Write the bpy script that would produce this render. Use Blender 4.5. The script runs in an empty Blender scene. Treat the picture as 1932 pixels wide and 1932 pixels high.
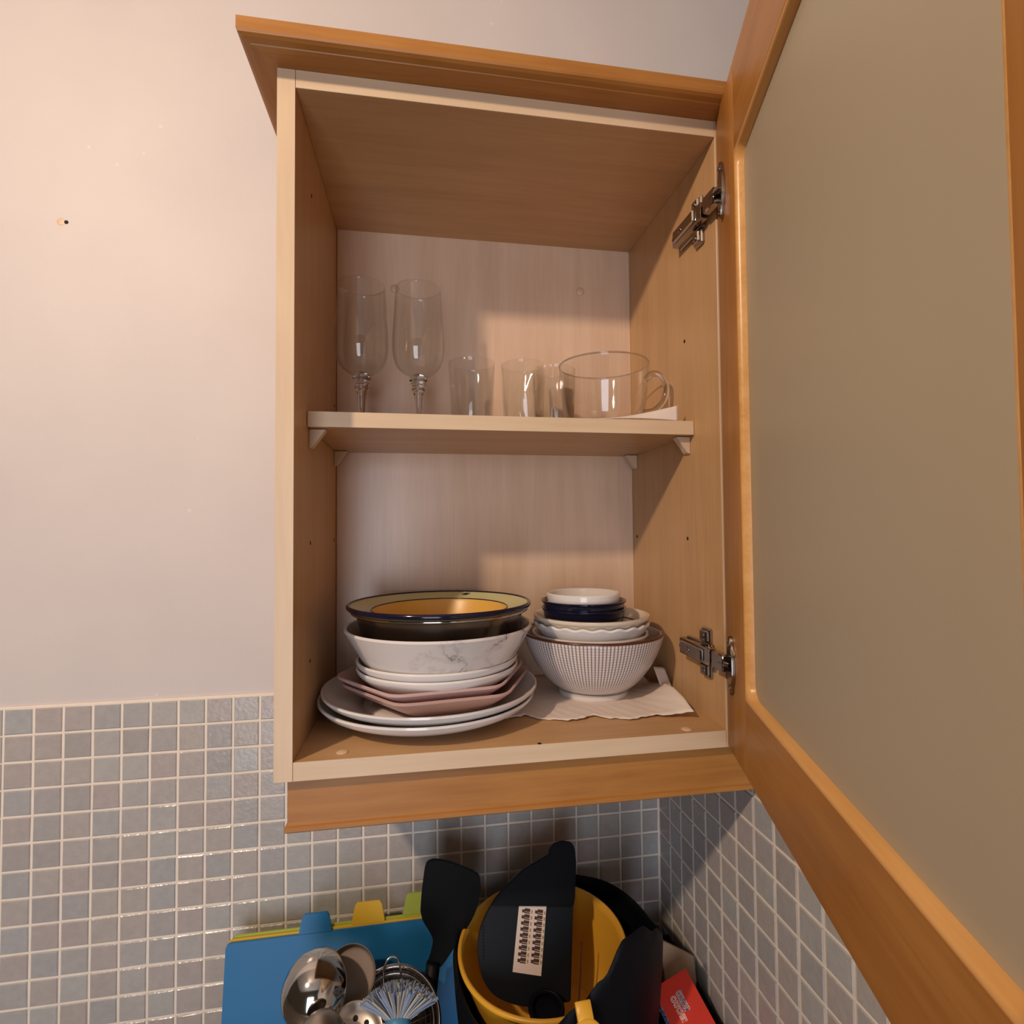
import bpy, bmesh, math, random
from mathutils import Vector, Matrix
random.seed(4)
S = bpy.context.scene
COL = S.collection
PI = math.pi

# ------------------------------------------------------------------ camera
R_ = (1015.1 / 1932.0)
def cam_axes(yaw=.1626, pit=.0307, rol=-.0083):
    cy, sy = math.cos(yaw), math.sin(yaw)
    f = Vector((sy*math.cos(pit), cy*math.cos(pit), math.sin(pit)))
    r = Vector((cy, -sy, 0)); u = r.cross(f)
    c, s = math.cos(rol), math.sin(rol)
    return c*r + s*u, -s*r + c*u, f
CR, CU, CF = cam_axes()
cd = bpy.data.cameras.new('camera'); cam = bpy.data.objects.new('camera', cd); COL.objects.link(cam)
m = Matrix((CR, CU, -CF)).transposed().to_4x4(); m.translation = (.1468, -.8489, .2483)
cam.matrix_world = m
cd.sensor_width = 36; cd.lens = 36*R_; cd.clip_start = .02
S.camera = cam

# ------------------------------------------------------------------ light
w = bpy.data.worlds.new('room_ambience'); S.world = w; w.use_nodes = True
w.node_tree.nodes['Background'].inputs[0].default_value = (1.0, .72, .50, 1)
w.node_tree.nodes['Background'].inputs[1].default_value = .045
def light(name, kind, loc, energy, col, **k):
    l = bpy.data.lights.new(name, kind); l.energy = energy; l.color = col
    for a, b in k.items(): setattr(l, a, b)
    o = bpy.data.objects.new(name, l); COL.objects.link(o); o.location = loc; return o
lp = light('ceiling_spot_lamp', 'SPOT', (-.74, -1.185, 1.109), 68, (1, .77, .57), shadow_soft_size=.040, spot_size=math.radians(146), spot_blend=1.0)
lp.rotation_euler = (Vector((.42, 0, .12))-Vector(lp.location)).to_track_quat('-Z', 'Y').to_euler()
wl = light('glazed_door_daylight', 'AREA', (-.45, -3.0, -.28), 37, (.84, .89, 1), shape='RECTANGLE', size=1.0, size_y=2.05)
wl.rotation_euler = (PI/2, 0, -.05)
S.view_settings.view_transform = 'Standard'; S.view_settings.look = 'None'
S.view_settings.gamma = 1; S.view_settings.use_curve_mapping = False
S.view_settings.exposure = -0.12

# ------------------------------------------------------------------ materials
def srgb(r, g, b):
    f = lambda c: (c/255/12.92) if c/255 <= .04045 else ((c/255+.055)/1.055)**2.4
    return (f(r), f(g), f(b), 1)
def base(name):
    mt = bpy.data.materials.new(name); mt.use_nodes = True
    nt = mt.node_tree; return mt, nt, nt.nodes['Principled BSDF']
def N(nt, t, **k):
    n = nt.nodes.new(t)
    for a, b in k.items():
        if a in n.inputs.keys() if hasattr(n.inputs, 'keys') else False: n.inputs[a].default_value = b
        else: setattr(n, a, b)
    return n
def L(nt, a, b): nt.links.new(a, b)
def plain(name, col, rough=.4, metal=0, spec=.5, noise=.06, scale=30, bump=0, coat=0):
    """one colour with a slight procedural mottling"""
    mt, nt, p = base(name)
    tc = N(nt, 'ShaderNodeTexCoord'); nz = N(nt, 'ShaderNodeTexNoise'); nz.inputs['Scale'].default_value = scale
    nz.inputs['Detail'].default_value = 4
    L(nt, tc.outputs['Object'], nz.inputs['Vector'])
    mp = N(nt, 'ShaderNodeMapRange'); mp.inputs[3].default_value = 1-noise; mp.inputs[4].default_value = 1+noise
    L(nt, nz.outputs['Fac'], mp.inputs[0])
    mx = N(nt, 'ShaderNodeVectorMath', operation='SCALE'); mx.inputs[0].default_value = col[:3]
    L(nt, mp.outputs[0], mx.inputs['Scale']); L(nt, mx.outputs[0], p.inputs['Base Color'])
    p.inputs['Roughness'].default_value = rough; p.inputs['Metallic'].default_value = metal
    p.inputs['Specular IOR Level'].default_value = spec; p.inputs['Coat Weight'].default_value = coat
    if bump:
        b = N(nt, 'ShaderNodeBump'); b.inputs['Strength'].default_value = bump; b.inputs['Distance'].default_value = .001
        L(nt, nz.outputs['Fac'], b.inputs['Height']); L(nt, b.outputs[0], p.inputs['Normal'])
    return mt
def wood(name, c1, c2, axis, rough=.42, spec=.4, scale=1.0):
    mt, nt, p = base(name)
    tc = N(nt, 'ShaderNodeTexCoord'); mp = N(nt, 'ShaderNodeMapping')
    sc = [34*scale]*3; sc['XYZ'.index(axis)] = 2.2*scale
    mp.inputs['Scale'].default_value = sc; L(nt, tc.outputs['Object'], mp.inputs['Vector'])
    n1 = N(nt, 'ShaderNodeTexNoise'); n1.inputs['Scale'].default_value = 1.3; n1.inputs['Detail'].default_value = 6
    n1.inputs['Distortion'].default_value = .6
    n2 = N(nt, 'ShaderNodeTexNoise'); n2.inputs['Scale'].default_value = 7; n2.inputs['Detail'].default_value = 3
    L(nt, mp.outputs[0], n1.inputs['Vector']); L(nt, mp.outputs[0], n2.inputs['Vector'])
    n3 = N(nt, 'ShaderNodeTexNoise'); n3.inputs['Scale'].default_value = 9
    L(nt, tc.outputs['Object'], n3.inputs['Vector'])
    a = N(nt, 'ShaderNodeMath', operation='MULTIPLY_ADD'); a.inputs[1].default_value = .5
    L(nt, n2.outputs['Fac'], a.inputs[0]); L(nt, n1.outputs['Fac'], a.inputs[2])
    a2 = N(nt, 'ShaderNodeMath', operation='MULTIPLY_ADD'); a2.inputs[1].default_value = .5
    L(nt, n3.outputs['Fac'], a2.inputs[0]); L(nt, a.outputs[0], a2.inputs[2])
    rp = N(nt, 'ShaderNodeValToRGB'); rp.color_ramp.elements[0].position = .7; rp.color_ramp.elements[1].position = 1.25
    rp.color_ramp.elements[1].position = 1.0
    mr = N(nt, 'ShaderNodeMapRange'); mr.inputs[1].default_value = .6; mr.inputs[2].default_value = 1.4
    rp.color_ramp.elements[0].position = .15; rp.color_ramp.elements[1].position = .85
    rp.color_ramp.elements[0].color = c1; rp.color_ramp.elements[1].color = c2
    L(nt, a2.outputs[0], mr.inputs[0]); L(nt, mr.outputs[0], rp.inputs[0]); L(nt, rp.outputs[0], p.inputs['Base Color'])
    p.inputs['Roughness'].default_value = rough; p.inputs['Specular IOR Level'].default_value = spec
    return mt
CARC1, CARC2 = srgb(186, 146, 102), srgb(202, 162, 116)
EDG1, EDG2 = srgb(208, 180, 148), srgb(220, 194, 162)
BE1, BE2 = srgb(158, 102, 44), srgb(184, 128, 64)
M = {}
M['carc_z'] = wood('pale_maple_laminate_vertical', CARC1, CARC2, 'Z', .38)
M['carc_x'] = wood('pale_maple_laminate_horizontal', CARC1, CARC2, 'X', .38)
M['edge_z'] = wood('maple_edge_band_vertical', EDG1, EDG2, 'Z', .38)
M['edge_x'] = wood('maple_edge_band_horizontal', EDG1, EDG2, 'X', .38)
M['back'] = wood('pale_maple_back_board', srgb(210, 178, 150), srgb(224, 194, 168), 'Z', .28, .6)
M['beech_x'] = wood('orange_beech_horizontal', BE1, BE2, 'X', .40)
M['beech_y'] = wood('orange_beech_depth', BE1, BE2, 'Y', .40)
M['beech_z'] = wood('orange_beech_vertical', BE1, BE2, 'Z', .40)
M['bead'] = wood('pale_beech_routed_edge', srgb(206, 150, 84), srgb(226, 176, 112), 'X', .3)
M['white'] = plain('white_glaze', srgb(226, 220, 216), .14, coat=.3, noise=.015)
M['cream'] = plain('cream_glaze', srgb(228, 212, 190), .16, noise=.02)
M['pink'] = plain('pink_glaze', srgb(205, 172, 166), .28, noise=.03)
M['navy'] = plain('navy_glaze', srgb(22, 24, 44), .10, noise=.1)
M['navy_enamel'] = plain('navy_enamel', srgb(24, 22, 46), .12)
M['green_enamel'] = plain('pale_green_enamel', srgb(216, 214, 158), .25)
M['yellow_enamel'] = plain('yellow_enamel', srgb(230, 184, 92), .34)
M['brown_glaze'] = plain('brown_rim_glaze', srgb(84, 44, 30), .25)
M['steel'] = plain('polished_steel', (.62, .58, .54, 1), .10, 1, noise=.02)
M['steel_dull'] = plain('brushed_steel', (.42, .36, .31, 1), .36, 1, noise=.05)
M['steel_dark'] = plain('dark_steel', (.20, .165, .14, 1), .22, 1, noise=.05)
M['steel_matte'] = plain('worn_steel_face', (.26, .20, .16, 1), .65, .5, noise=.12, scale=60)
M['hinge'] = plain('nickel_hinge', (.38, .34, .31, 1), .13, 1, noise=.03)
M['plaster_cap'] = plain('cream_plastic_cap', srgb(214, 180, 146), .4)
M['dark'] = plain('dark_hole', (.01, .006, .004, 1), .8)
M['bracket'] = plain('translucent_plastic', srgb(205, 178, 150), .35)
M['black'] = plain('black_nylon', (.003, .003, .0035, 1), .5, spec=.18, noise=.1)
M['blackgloss'] = plain('black_plastic', (.0035, .004, .006, 1), .5, spec=.12, noise=.1)
M['bluegrey'] = plain('blue_black_plastic', (.006, .008, .012, 1), .45, spec=.22, noise=.1)
M['blue_board'] = plain('blue_board', srgb(28, 108, 160), .45, noise=.04, scale=60, bump=.1)
M['yellow_board'] = plain('yellow_board', srgb(222, 178, 50), .45)
M['green_board'] = plain('green_board', srgb(166, 178, 66), .45)
M['yellow_plastic'] = plain('yellow_plastic', srgb(226, 168, 52), .36, noise=.03)
M['label'] = plain('white_sticker', srgb(226, 206, 190), .5)
M['ink'] = plain('brown_ink', srgb(66, 40, 36), .6)
M['tan_ink'] = plain('tan_ink', srgb(176, 140, 96), .6)
M['red'] = plain('red_card', srgb(200, 40, 20), .4)
M['navy_ink'] = plain('navy_ink', srgb(20, 26, 84), .5)
M['white_ink'] = plain('white_ink', srgb(236, 226, 220), .5)
M['orange_ink'] = plain('orange_ink', srgb(216, 84, 50), .5)
M['brush_blue'] = plain('blue_plastic', srgb(70, 132, 166), .4)
M['bristle'] = plain('blue_bristle', srgb(140, 152, 172), .6, noise=.2, scale=300)
M['bristle2'] = plain('cream_bristle', srgb(200, 180, 140), .6)
M['pot'] = plain('grey_stoneware', srgb(90, 84, 80), .5)
M['beige'] = plain('beige_paper', srgb(170, 140, 112), .7)
M['worktop'] = plain('worktop_laminate', srgb(90, 80, 72), .4)
M['grout'] = plain('pale_grout', srgb(236, 222, 206), .8, noise=.08, scale=60)
M['plaster2'] = plain('ceiling_paint', srgb(236, 228, 218), .8)
M['floor'] = plain('floor_vinyl', srgb(140, 110, 84), .5)

def mat_plaster():
    mt, nt, p = base('pinkish_white_emulsion')
    tc = N(nt, 'ShaderNodeTexCoord')
    a = N(nt, 'ShaderNodeTexNoise'); a.inputs['Scale'].default_value = 5; a.inputs['Detail'].default_value = 5
    b = N(nt, 'ShaderNodeTexNoise'); b.inputs['Scale'].default_value = 140; b.inputs['Detail'].default_value = 3
    L(nt, tc.outputs['Object'], a.inputs['Vector']); L(nt, tc.outputs['Object'], b.inputs['Vector'])
    rp = N(nt, 'ShaderNodeValToRGB'); rp.color_ramp.elements[0].position = .3; rp.color_ramp.elements[1].position = .7
    rp.color_ramp.elements[0].color = srgb(205, 195, 191); rp.color_ramp.elements[1].color = srgb(212, 202, 197)
    L(nt, a.outputs['Fac'], rp.inputs[0])
    # filler spots and scuffs
    v = N(nt, 'ShaderNodeTexVoronoi'); v.inputs['Scale'].default_value = 26
    L(nt, tc.outputs['Object'], v.inputs['Vector'])
    lt = N(nt, 'ShaderNodeMath', operation='LESS_THAN'); lt.inputs[1].default_value = .07; L(nt, v.outputs['Distance'], lt.inputs[0])
    g = N(nt, 'ShaderNodeMath', operation='GREATER_THAN'); g.inputs[1].default_value = .55; L(nt, a.outputs['Fac'], g.inputs[0])
    mu = N(nt, 'ShaderNodeMath', operation='MULTIPLY'); L(nt, lt.outputs[0], mu.inputs[0]); L(nt, g.outputs[0], mu.inputs[1])
    mx = N(nt, 'ShaderNodeMix', data_type='RGBA'); L(nt, mu.outputs[0], mx.inputs['Factor'])
    L(nt, rp.outputs[0], mx.inputs['A']); mx.inputs['B'].default_value = srgb(220, 210, 204)
    L(nt, mx.outputs['Result'], p.inputs['Base Color']); p.inputs['Roughness'].default_value = .55
    bp = N(nt, 'ShaderNodeBump'); bp.inputs['Strength'].default_value = .12; bp.inputs['Distance'].default_value = .0015
    L(nt, b.outputs['Fac'], bp.inputs['Height']); L(nt, bp.outputs[0], p.inputs['Normal'])
    return mt
M['plaster'] = mat_plaster()

def mat_tile():
    mt, nt, p = base('grey_mosaic_glaze')
    oi = N(nt, 'ShaderNodeObjectInfo'); tc = N(nt, 'ShaderNodeTexCoord')
    ad = N(nt, 'ShaderNodeVectorMath', operation='ADD'); L(nt, tc.outputs['Object'], ad.inputs[0])
    sc = N(nt, 'ShaderNodeMath', operation='MULTIPLY'); sc.inputs[1].default_value = 37; L(nt, oi.outputs['Random'], sc.inputs[0])
    L(nt, sc.outputs[0], ad.inputs[1])
    rp = N(nt, 'ShaderNodeValToRGB')
    e = rp.color_ramp.elements; e[0].color = srgb(178, 170, 164); e[1].color = srgb(172, 171, 170)
    x = e.new(.35); x.color = srgb(176, 165, 161); x = e.new(.65); x.color = srgb(178, 176, 172); x = e.new(.85); x.color = srgb(168, 161, 158)
    L(nt, oi.outputs['Random'], rp.inputs[0])
    nz = N(nt, 'ShaderNodeTexNoise'); nz.inputs['Scale'].default_value = 90; nz.inputs['Detail'].default_value = 6
    L(nt, ad.outputs[0], nz.inputs['Vector'])
    mr = N(nt, 'ShaderNodeMapRange'); mr.inputs[3].default_value = .86; mr.inputs[4].default_value = 1.12; L(nt, nz.outputs['Fac'], mr.inputs[0])
    mx = N(nt, 'ShaderNodeVectorMath', operation='SCALE'); L(nt, rp.outputs[0], mx.inputs[0]); L(nt, mr.outputs[0], mx.inputs['Scale'])
    L(nt, mx.outputs[0], p.inputs['Base Color'])
    n2 = N(nt, 'ShaderNodeTexNoise'); n2.inputs['Scale'].default_value = 170; n2.inputs['Detail'].default_value = 3; L(nt, ad.outputs[0], n2.inputs['Vector'])
    bp = N(nt, 'ShaderNodeBump'); bp.inputs['Strength'].default_value = .35; bp.inputs['Distance'].default_value = .0012
    L(nt, n2.outputs['Fac'], bp.inputs['Height']); L(nt, bp.outputs[0], p.inputs['Normal'])
    p.inputs['Roughness'].default_value = .20; p.inputs['Specular IOR Level'].default_value = .45
    return mt
M['tile'] = mat_tile()

def mat_grid():   # printed weave of little dashes on the big bowl
    mt, nt, p = base('white_glaze_with_brown_grid')
    tc = N(nt, 'ShaderNodeTexCoord'); sp = N(nt, 'ShaderNodeSeparateXYZ'); L(nt, tc.outputs['Object'], sp.inputs[0])
    at = N(nt, 'ShaderNodeMath', operation='ARCTAN2'); L(nt, sp.outputs['Y'], at.inputs[0]); L(nt, sp.outputs['X'], at.inputs[1])
    def stripe(src, k, lo):
        a = N(nt, 'ShaderNodeMath', operation='MULTIPLY'); a.inputs[1].default_value = k; L(nt, src, a.inputs[0])
        f = N(nt, 'ShaderNodeMath', operation='FRACT'); L(nt, a.outputs[0], f.inputs[0])
        s = N(nt, 'ShaderNodeMath', operation='SUBTRACT'); s.inputs[1].default_value = .5; L(nt, f.outputs[0], s.inputs[0])
        b = N(nt, 'ShaderNodeMath', operation='ABSOLUTE'); L(nt, s.outputs[0], b.inputs[0])
        mr = N(nt, 'ShaderNodeMapRange'); mr.inputs[1].default_value = lo; mr.inputs[2].default_value = lo+.1
        L(nt, b.outputs[0], mr.inputs[0]); return mr.outputs[0]
    v = stripe(at.outputs[0], 126/(2*PI), .27); h = stripe(sp.outputs['Z'], 290, .28)
    mn = N(nt, 'ShaderNodeMath', operation='MULTIPLY'); mn.inputs[1].default_value = .45; L(nt, h, mn.inputs[0])
    mxx = N(nt, 'ShaderNodeMath', operation='MAXIMUM'); L(nt, v, mxx.inputs[0]); L(nt, mn.outputs[0], mxx.inputs[1])
    lo = N(nt, 'ShaderNodeMapRange'); lo.inputs[1].default_value = .008; lo.inputs[2].default_value = .03; L(nt, sp.outputs['Z'], lo.inputs[0])
    mu = N(nt, 'ShaderNodeMath', operation='MULTIPLY'); L(nt, mxx.outputs[0], mu.inputs[0]); L(nt, lo.outputs[0], mu.inputs[1])
    m2 = N(nt, 'ShaderNodeMath', operation='MULTIPLY'); m2.inputs[1].default_value = .8; L(nt, mu.outputs[0], m2.inputs[0])
    mx = N(nt, 'ShaderNodeMix', data_type='RGBA'); L(nt, m2.outputs[0], mx.inputs['Factor'])
    mx.inputs['A'].default_value = srgb(222, 214, 210); mx.inputs['B'].default_value = srgb(96, 70, 66)
    L(nt, mx.outputs['Result'], p.inputs['Base Color']); p.inputs['Roughness'].default_value = .2
    return mt
M['grid'] = mat_grid()

def mat_marble():
    mt, nt, p = base('white_glaze_with_marble_veins')
    tc = N(nt, 'ShaderNodeTexCoord'); mp = N(nt, 'ShaderNodeMapping'); mp.inputs['Location'].default_value = (.61, .32, .05)
    L(nt, tc.outputs['Object'], mp.inputs[0])
    def vein(sc, dist, wd, amp):
        n = N(nt, 'ShaderNodeTexNoise'); n.inputs['Scale'].default_value = sc; n.inputs['Detail'].default_value = 6; n.inputs['Roughness'].default_value = .62; n.inputs['Distortion'].default_value = dist
        L(nt, mp.outputs[0], n.inputs['Vector'])
        s_ = N(nt, 'ShaderNodeMath', operation='SUBTRACT'); s_.inputs[1].default_value = .5; L(nt, n.outputs['Fac'], s_.inputs[0])
        a = N(nt, 'ShaderNodeMath', operation='ABSOLUTE'); L(nt, s_.outputs[0], a.inputs[0])
        mr = N(nt, 'ShaderNodeMapRange'); mr.inputs[1].default_value = 0; mr.inputs[2].default_value = wd; mr.inputs[3].default_value = amp; mr.inputs[4].default_value = 0
        L(nt, a.outputs[0], mr.inputs[0]); return mr.outputs[0]
    va = vein(15, .3, .020, 1.0); vb = vein(15, .3, .075, .30)
    mxm = N(nt, 'ShaderNodeMath', operation='MAXIMUM'); L(nt, va, mxm.inputs[0]); L(nt, vb, mxm.inputs[1])
    sp = N(nt, 'ShaderNodeSeparateXYZ'); L(nt, tc.outputs['Object'], sp.inputs[0])
    n2 = N(nt, 'ShaderNodeTexNoise'); n2.inputs['Scale'].default_value = 12; L(nt, mp.outputs[0], n2.inputs['Vector'])
    ad = N(nt, 'ShaderNodeMath', operation='MULTIPLY_ADD'); ad.inputs[1].default_value = 3.2; L(nt, sp.outputs['X'], ad.inputs[0]); L(nt, n2.outputs['Fac'], ad.inputs[2])
    m2 = N(nt, 'ShaderNodeMapRange'); m2.inputs[1].default_value = .48; m2.inputs[2].default_value = .62; L(nt, ad.outputs[0], m2.inputs[0])
    mu = N(nt, 'ShaderNodeMath', operation='MULTIPLY'); L(nt, mxm.outputs[0], mu.inputs[0]); L(nt, m2.outputs[0], mu.inputs[1])
    mx = N(nt, 'ShaderNodeMix', data_type='RGBA'); L(nt, mu.outputs[0], mx.inputs['Factor'])
    mx.inputs['A'].default_value = srgb(222, 214, 208); mx.inputs['B'].default_value = srgb(70, 58, 54)
    L(nt, mx.outputs['Result'], p.inputs['Base Color']); p.inputs['Roughness'].default_value = .16
    return mt
M['marble'] = mat_marble()

def mat_specks():
    mt, nt, p = base('navy_glaze_with_white_flecks')
    tc = N(nt, 'ShaderNodeTexCoord'); v = N(nt, 'ShaderNodeTexVoronoi'); v.inputs['Scale'].default_value = 230
    L(nt, tc.outputs['Object'], v.inputs['Vector'])
    lt = N(nt, 'ShaderNodeMath', operation='LESS_THAN'); lt.inputs[1].default_value = .30; L(nt, v.outputs['Distance'], lt.inputs[0])
    n = N(nt, 'ShaderNodeTexNoise'); n.inputs['Scale'].default_value = 90; L(nt, tc.outputs['Object'], n.inputs['Vector'])
    g = N(nt, 'ShaderNodeMath', operation='GREATER_THAN'); g.inputs[1].default_value = .55; L(nt, n.outputs['Fac'], g.inputs[0])
    sp = N(nt, 'ShaderNodeSeparateXYZ'); L(nt, tc.outputs['Object'], sp.inputs[0])
    z = N(nt, 'ShaderNodeMath', operation='LESS_THAN'); z.inputs[1].default_value = .034; L(nt, sp.outputs['Z'], z.inputs[0])
    a = N(nt, 'ShaderNodeMath', operation='MULTIPLY'); L(nt, lt.outputs[0], a.inputs[0]); L(nt, g.outputs[0], a.inputs[1])
    b = N(nt, 'ShaderNodeMath', operation='MULTIPLY'); L(nt, a.outputs[0], b.inputs[0]); L(nt, z.outputs[0], b.inputs[1])
    mx = N(nt, 'ShaderNodeMix', data_type='RGBA'); L(nt, b.outputs[0], mx.inputs['Factor'])
    mx.inputs['A'].default_value = srgb(20, 22, 42); mx.inputs['B'].default_value = srgb(190, 200, 215)
    L(nt, mx.outputs['Result'], p.inputs['Base Color']); p.inputs['Roughness'].default_value = .12
    return mt
M['specks'] = mat_specks()

def mat_print():   # blue carton edge with pale illegible blotches of print
    mt, nt, p = base('blue_card_with_pale_print')
    tc = N(nt, 'ShaderNodeTexCoord'); n = N(nt, 'ShaderNodeTexNoise'); n.inputs['Scale'].default_value = 260; L(nt, tc.outputs['Object'], n.inputs['Vector'])
    rp = N(nt, 'ShaderNodeValToRGB'); rp.color_ramp.elements[0].position = .47; rp.color_ramp.elements[1].position = .6
    rp.color_ramp.elements[0].color = srgb(22, 44, 100); rp.color_ramp.elements[1].color = srgb(170, 190, 215)
    L(nt, n.outputs['Fac'], rp.inputs[0]); L(nt, rp.outputs[0], p.inputs['Base Color']); p.inputs['Roughness'].default_value = .45
    return mt
M['print'] = mat_print()

def mat_tissue():
    mt, nt, p = base('white_kitchen_paper')
    tc = N(nt, 'ShaderNodeTexCoord'); v = N(nt, 'ShaderNodeTexVoronoi'); v.inputs['Scale'].default_value = 160
    L(nt, tc.outputs['Object'], v.inputs['Vector'])
    bp = N(nt, 'ShaderNodeBump'); bp.inputs['Strength'].default_value = .2; bp.inputs['Distance'].default_value = .0008
    L(nt, v.outputs['Distance'], bp.inputs['Height']); L(nt, bp.outputs[0], p.inputs['Normal'])
    p.inputs['Base Color'].default_value = srgb(226, 212, 202); p.inputs['Roughness'].default_value = .9
    return mt
M['tissue'] = mat_tissue()

def mat_thin_glass():   # thin wall: see-through, mirror towards the edges
    mt = bpy.data.materials.new('thin_clear_glass'); mt.use_nodes = True; nt = mt.node_tree; nt.nodes.remove(nt.nodes['Principled BSDF'])
    out = nt.nodes['Material Output']
    tr = N(nt, 'ShaderNodeBsdfTransparent'); tr.inputs[0].default_value = (.992, .992, .988, 1)
    gl = N(nt, 'ShaderNodeBsdfGlossy'); gl.inputs['Roughness'].default_value = .03
    lw = N(nt, 'ShaderNodeLayerWeight'); lw.inputs[0].default_value = .5
    pw = N(nt, 'ShaderNodeMath', operation='POWER'); pw.inputs[1].default_value = 4.5; L(nt, lw.outputs['Facing'], pw.inputs[0])
    fr = N(nt, 'ShaderNodeMath', operation='MULTIPLY_ADD'); fr.inputs[1].default_value = .75; fr.inputs[2].default_value = .045; L(nt, pw.outputs[0], fr.inputs[0])
    mx = N(nt, 'ShaderNodeMixShader'); L(nt, fr.outputs[0], mx.inputs[0]); L(nt, tr.outputs[0], mx.inputs[1]); L(nt, gl.outputs[0], mx.inputs[2])
    L(nt, mx.outputs[0], out.inputs[0]); return mt
M['thin'] = mat_thin_glass()
def mat_glass():
    mt, nt, p = base('clear_solid_glass')
    p.inputs['Transmission Weight'].default_value = 1; p.inputs['Roughness'].default_value = 0; p.inputs['IOR'].default_value = 1.45
    n = N(nt, 'ShaderNodeTexNoise'); n.inputs['Scale'].default_value = 3
    return mt
M['glass'] = mat_glass()
def mat_frosted():
    mt, nt, p = base('olive_frosted_glass')
    tc = N(nt, 'ShaderNodeTexCoord'); n = N(nt, 'ShaderNodeTexNoise'); n.inputs['Scale'].default_value = 400
    L(nt, tc.outputs['Object'], n.inputs['Vector'])
    bp = N(nt, 'ShaderNodeBump'); bp.inputs['Strength'].default_value = .08; bp.inputs['Distance'].default_value = .0005
    L(nt, n.outputs['Fac'], bp.inputs['Height']); L(nt, bp.outputs[0], p.inputs['Normal'])
    p.inputs['Base Color'].default_value = srgb(198, 186, 164); p.inputs['Roughness'].default_value = .42
    p.inputs['Transmission Weight'].default_value = .25; p.inputs['IOR'].default_value = 1.45
    return mt
M['frosted'] = mat_frosted()

# ------------------------------------------------------------------ mesh helpers
def link(o, parent=None):
    COL.objects.link(o)
    if parent: o.parent = parent
    return o
def obj(name, bm, mat, parent=None, loc=(0, 0, 0), smooth=False, kind=None, rot=None):
    me = bpy.data.meshes.new(name); bm.to_mesh(me); bm.free()
    me.materials.append(mat)
    if smooth:
        for p in me.polygons: p.use_smooth = True
        if smooth != 'all':
            me.set_sharp_from_angle(angle=math.radians(smooth if smooth is not True else 40))
    o = bpy.data.objects.new(name, me); o.location = loc
    if rot: o.rotation_euler = rot
    if kind: o['kind'] = kind
    return link(o, parent)
def tag(o, label, cat, group=None):
    o['label'] = label; o['category'] = cat
    if group: o['group'] = group
    return o
def thing(name, label, cat, loc=(0, 0, 0), group=None, rot=None):
    o = bpy.data.objects.new(name, None); o.empty_display_size = .03; o.location = loc
    if rot: o.rotation_euler = rot
    return tag(link(o), label, cat, group)
def join(a, b):
    me = bpy.data.meshes.new('t'); b.to_mesh(me); a.from_mesh(me); b.free(); bpy.data.meshes.remove(me); return a
def box(x0, x1, y0, y1, z0, z1, bev=.001, seg=1):
    bm = bmesh.new(); bmesh.ops.create_cube(bm, size=1)
    for v in bm.verts:
        v.co = Vector(((x0+x1)/2+v.co.x*(x1-x0), (y0+y1)/2+v.co.y*(y1-y0), (z0+z1)/2+v.co.z*(z1-z0)))
    if bev: bmesh.ops.bevel(bm, geom=bm.edges[:], offset=bev, segments=seg, affect='EDGES', profile=.5)
    return bm
def catmull(pts, n=5):
    out = []; k = len(pts)
    for i in range(k-1):
        p0 = pts[max(i-1, 0)]; p1 = pts[i]; p2 = pts[i+1]; p3 = pts[min(i+2, k-1)]
        for j in range(n):
            t = j/n
            out.append(tuple(.5*((2*b)+(c-a)*t+(2*a-5*b+4*c-d)*t*t+(3*b-a-3*c+d)*t**3) for a, b, c, d in zip(p0, p1, p2, p3)))
    out.append(tuple(pts[-1])); return out
def lathe(prof, seg=72, rf=None, zf=None, closed=False):
    """prof: (r,z) list; rf(theta,r,z)->factor, zf(theta,r,z)->offset"""
    bm = bmesh.new(); rings = []
    for r, z in prof:
        if r < 1e-6: rings.append([bm.verts.new((0, 0, z))]); continue
        ring = []
        for i in range(seg):
            t = 2*PI*i/seg; k = rf(t, r, z) if rf else 1; d = zf(t, r, z) if zf else 0
            ring.append(bm.verts.new((r*k*math.cos(t), r*k*math.sin(t), z+d)))
        rings.append(ring)
    prs = list(zip(rings, rings[1:]))
    if closed: prs.append((rings[-1], rings[0]))
    for a, b in prs:
        for i in range(seg):
            j = (i+1) % seg
            if len(a) == 1 and len(b) == 1: continue
            if len(a) == 1: bm.faces.new((a[0], b[j], b[i]))
            elif len(b) == 1: bm.faces.new((a[i], a[j], b[0]))
            else: bm.faces.new((a[i], a[j], b[j], b[i]))
    bmesh.ops.recalc_face_normals(bm, faces=bm.faces[:])
    return bm
def shell(outer, th, n=5, smooth=True):
    """closed profile of a dish from its outer curve (centre -> rim), wall th"""
    o = catmull(outer, n) if smooth else list(outer)
    inn = []
    for i, (r, z) in enumerate(o):
        a = o[max(i-1, 0)]; b = o[min(i+1, len(o)-1)]
        dx, dz = b[0]-a[0], b[1]-a[1]; l = math.hypot(dx, dz) or 1
        inn.append((max(r-dz/l*th, 0), z+dx/l*th))
    inn[0] = (0, inn[0][1])
    rim0, rim1 = o[-1], inn[-1]
    mid = ((rim0[0]+rim1[0])/2, (rim0[1]+rim1[1])/2)
    t = (o[-1][0]-o[-2][0], o[-1][1]-o[-2][1]); l = math.hypot(*t) or 1
    cap = (mid[0]+t[0]/l*th*.5, mid[1]+t[1]/l*th*.5)
    o[0] = (0, o[0][1])
    inn = [p for p in inn]
    return o+[cap]+inn[::-1]
def torus(R, r, seg=72, n=10, z=0):
    return lathe([(R+r*math.cos(2*PI*i/n), z+r*math.sin(2*PI*i/n)) for i in range(n)], seg, closed=True)
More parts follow.
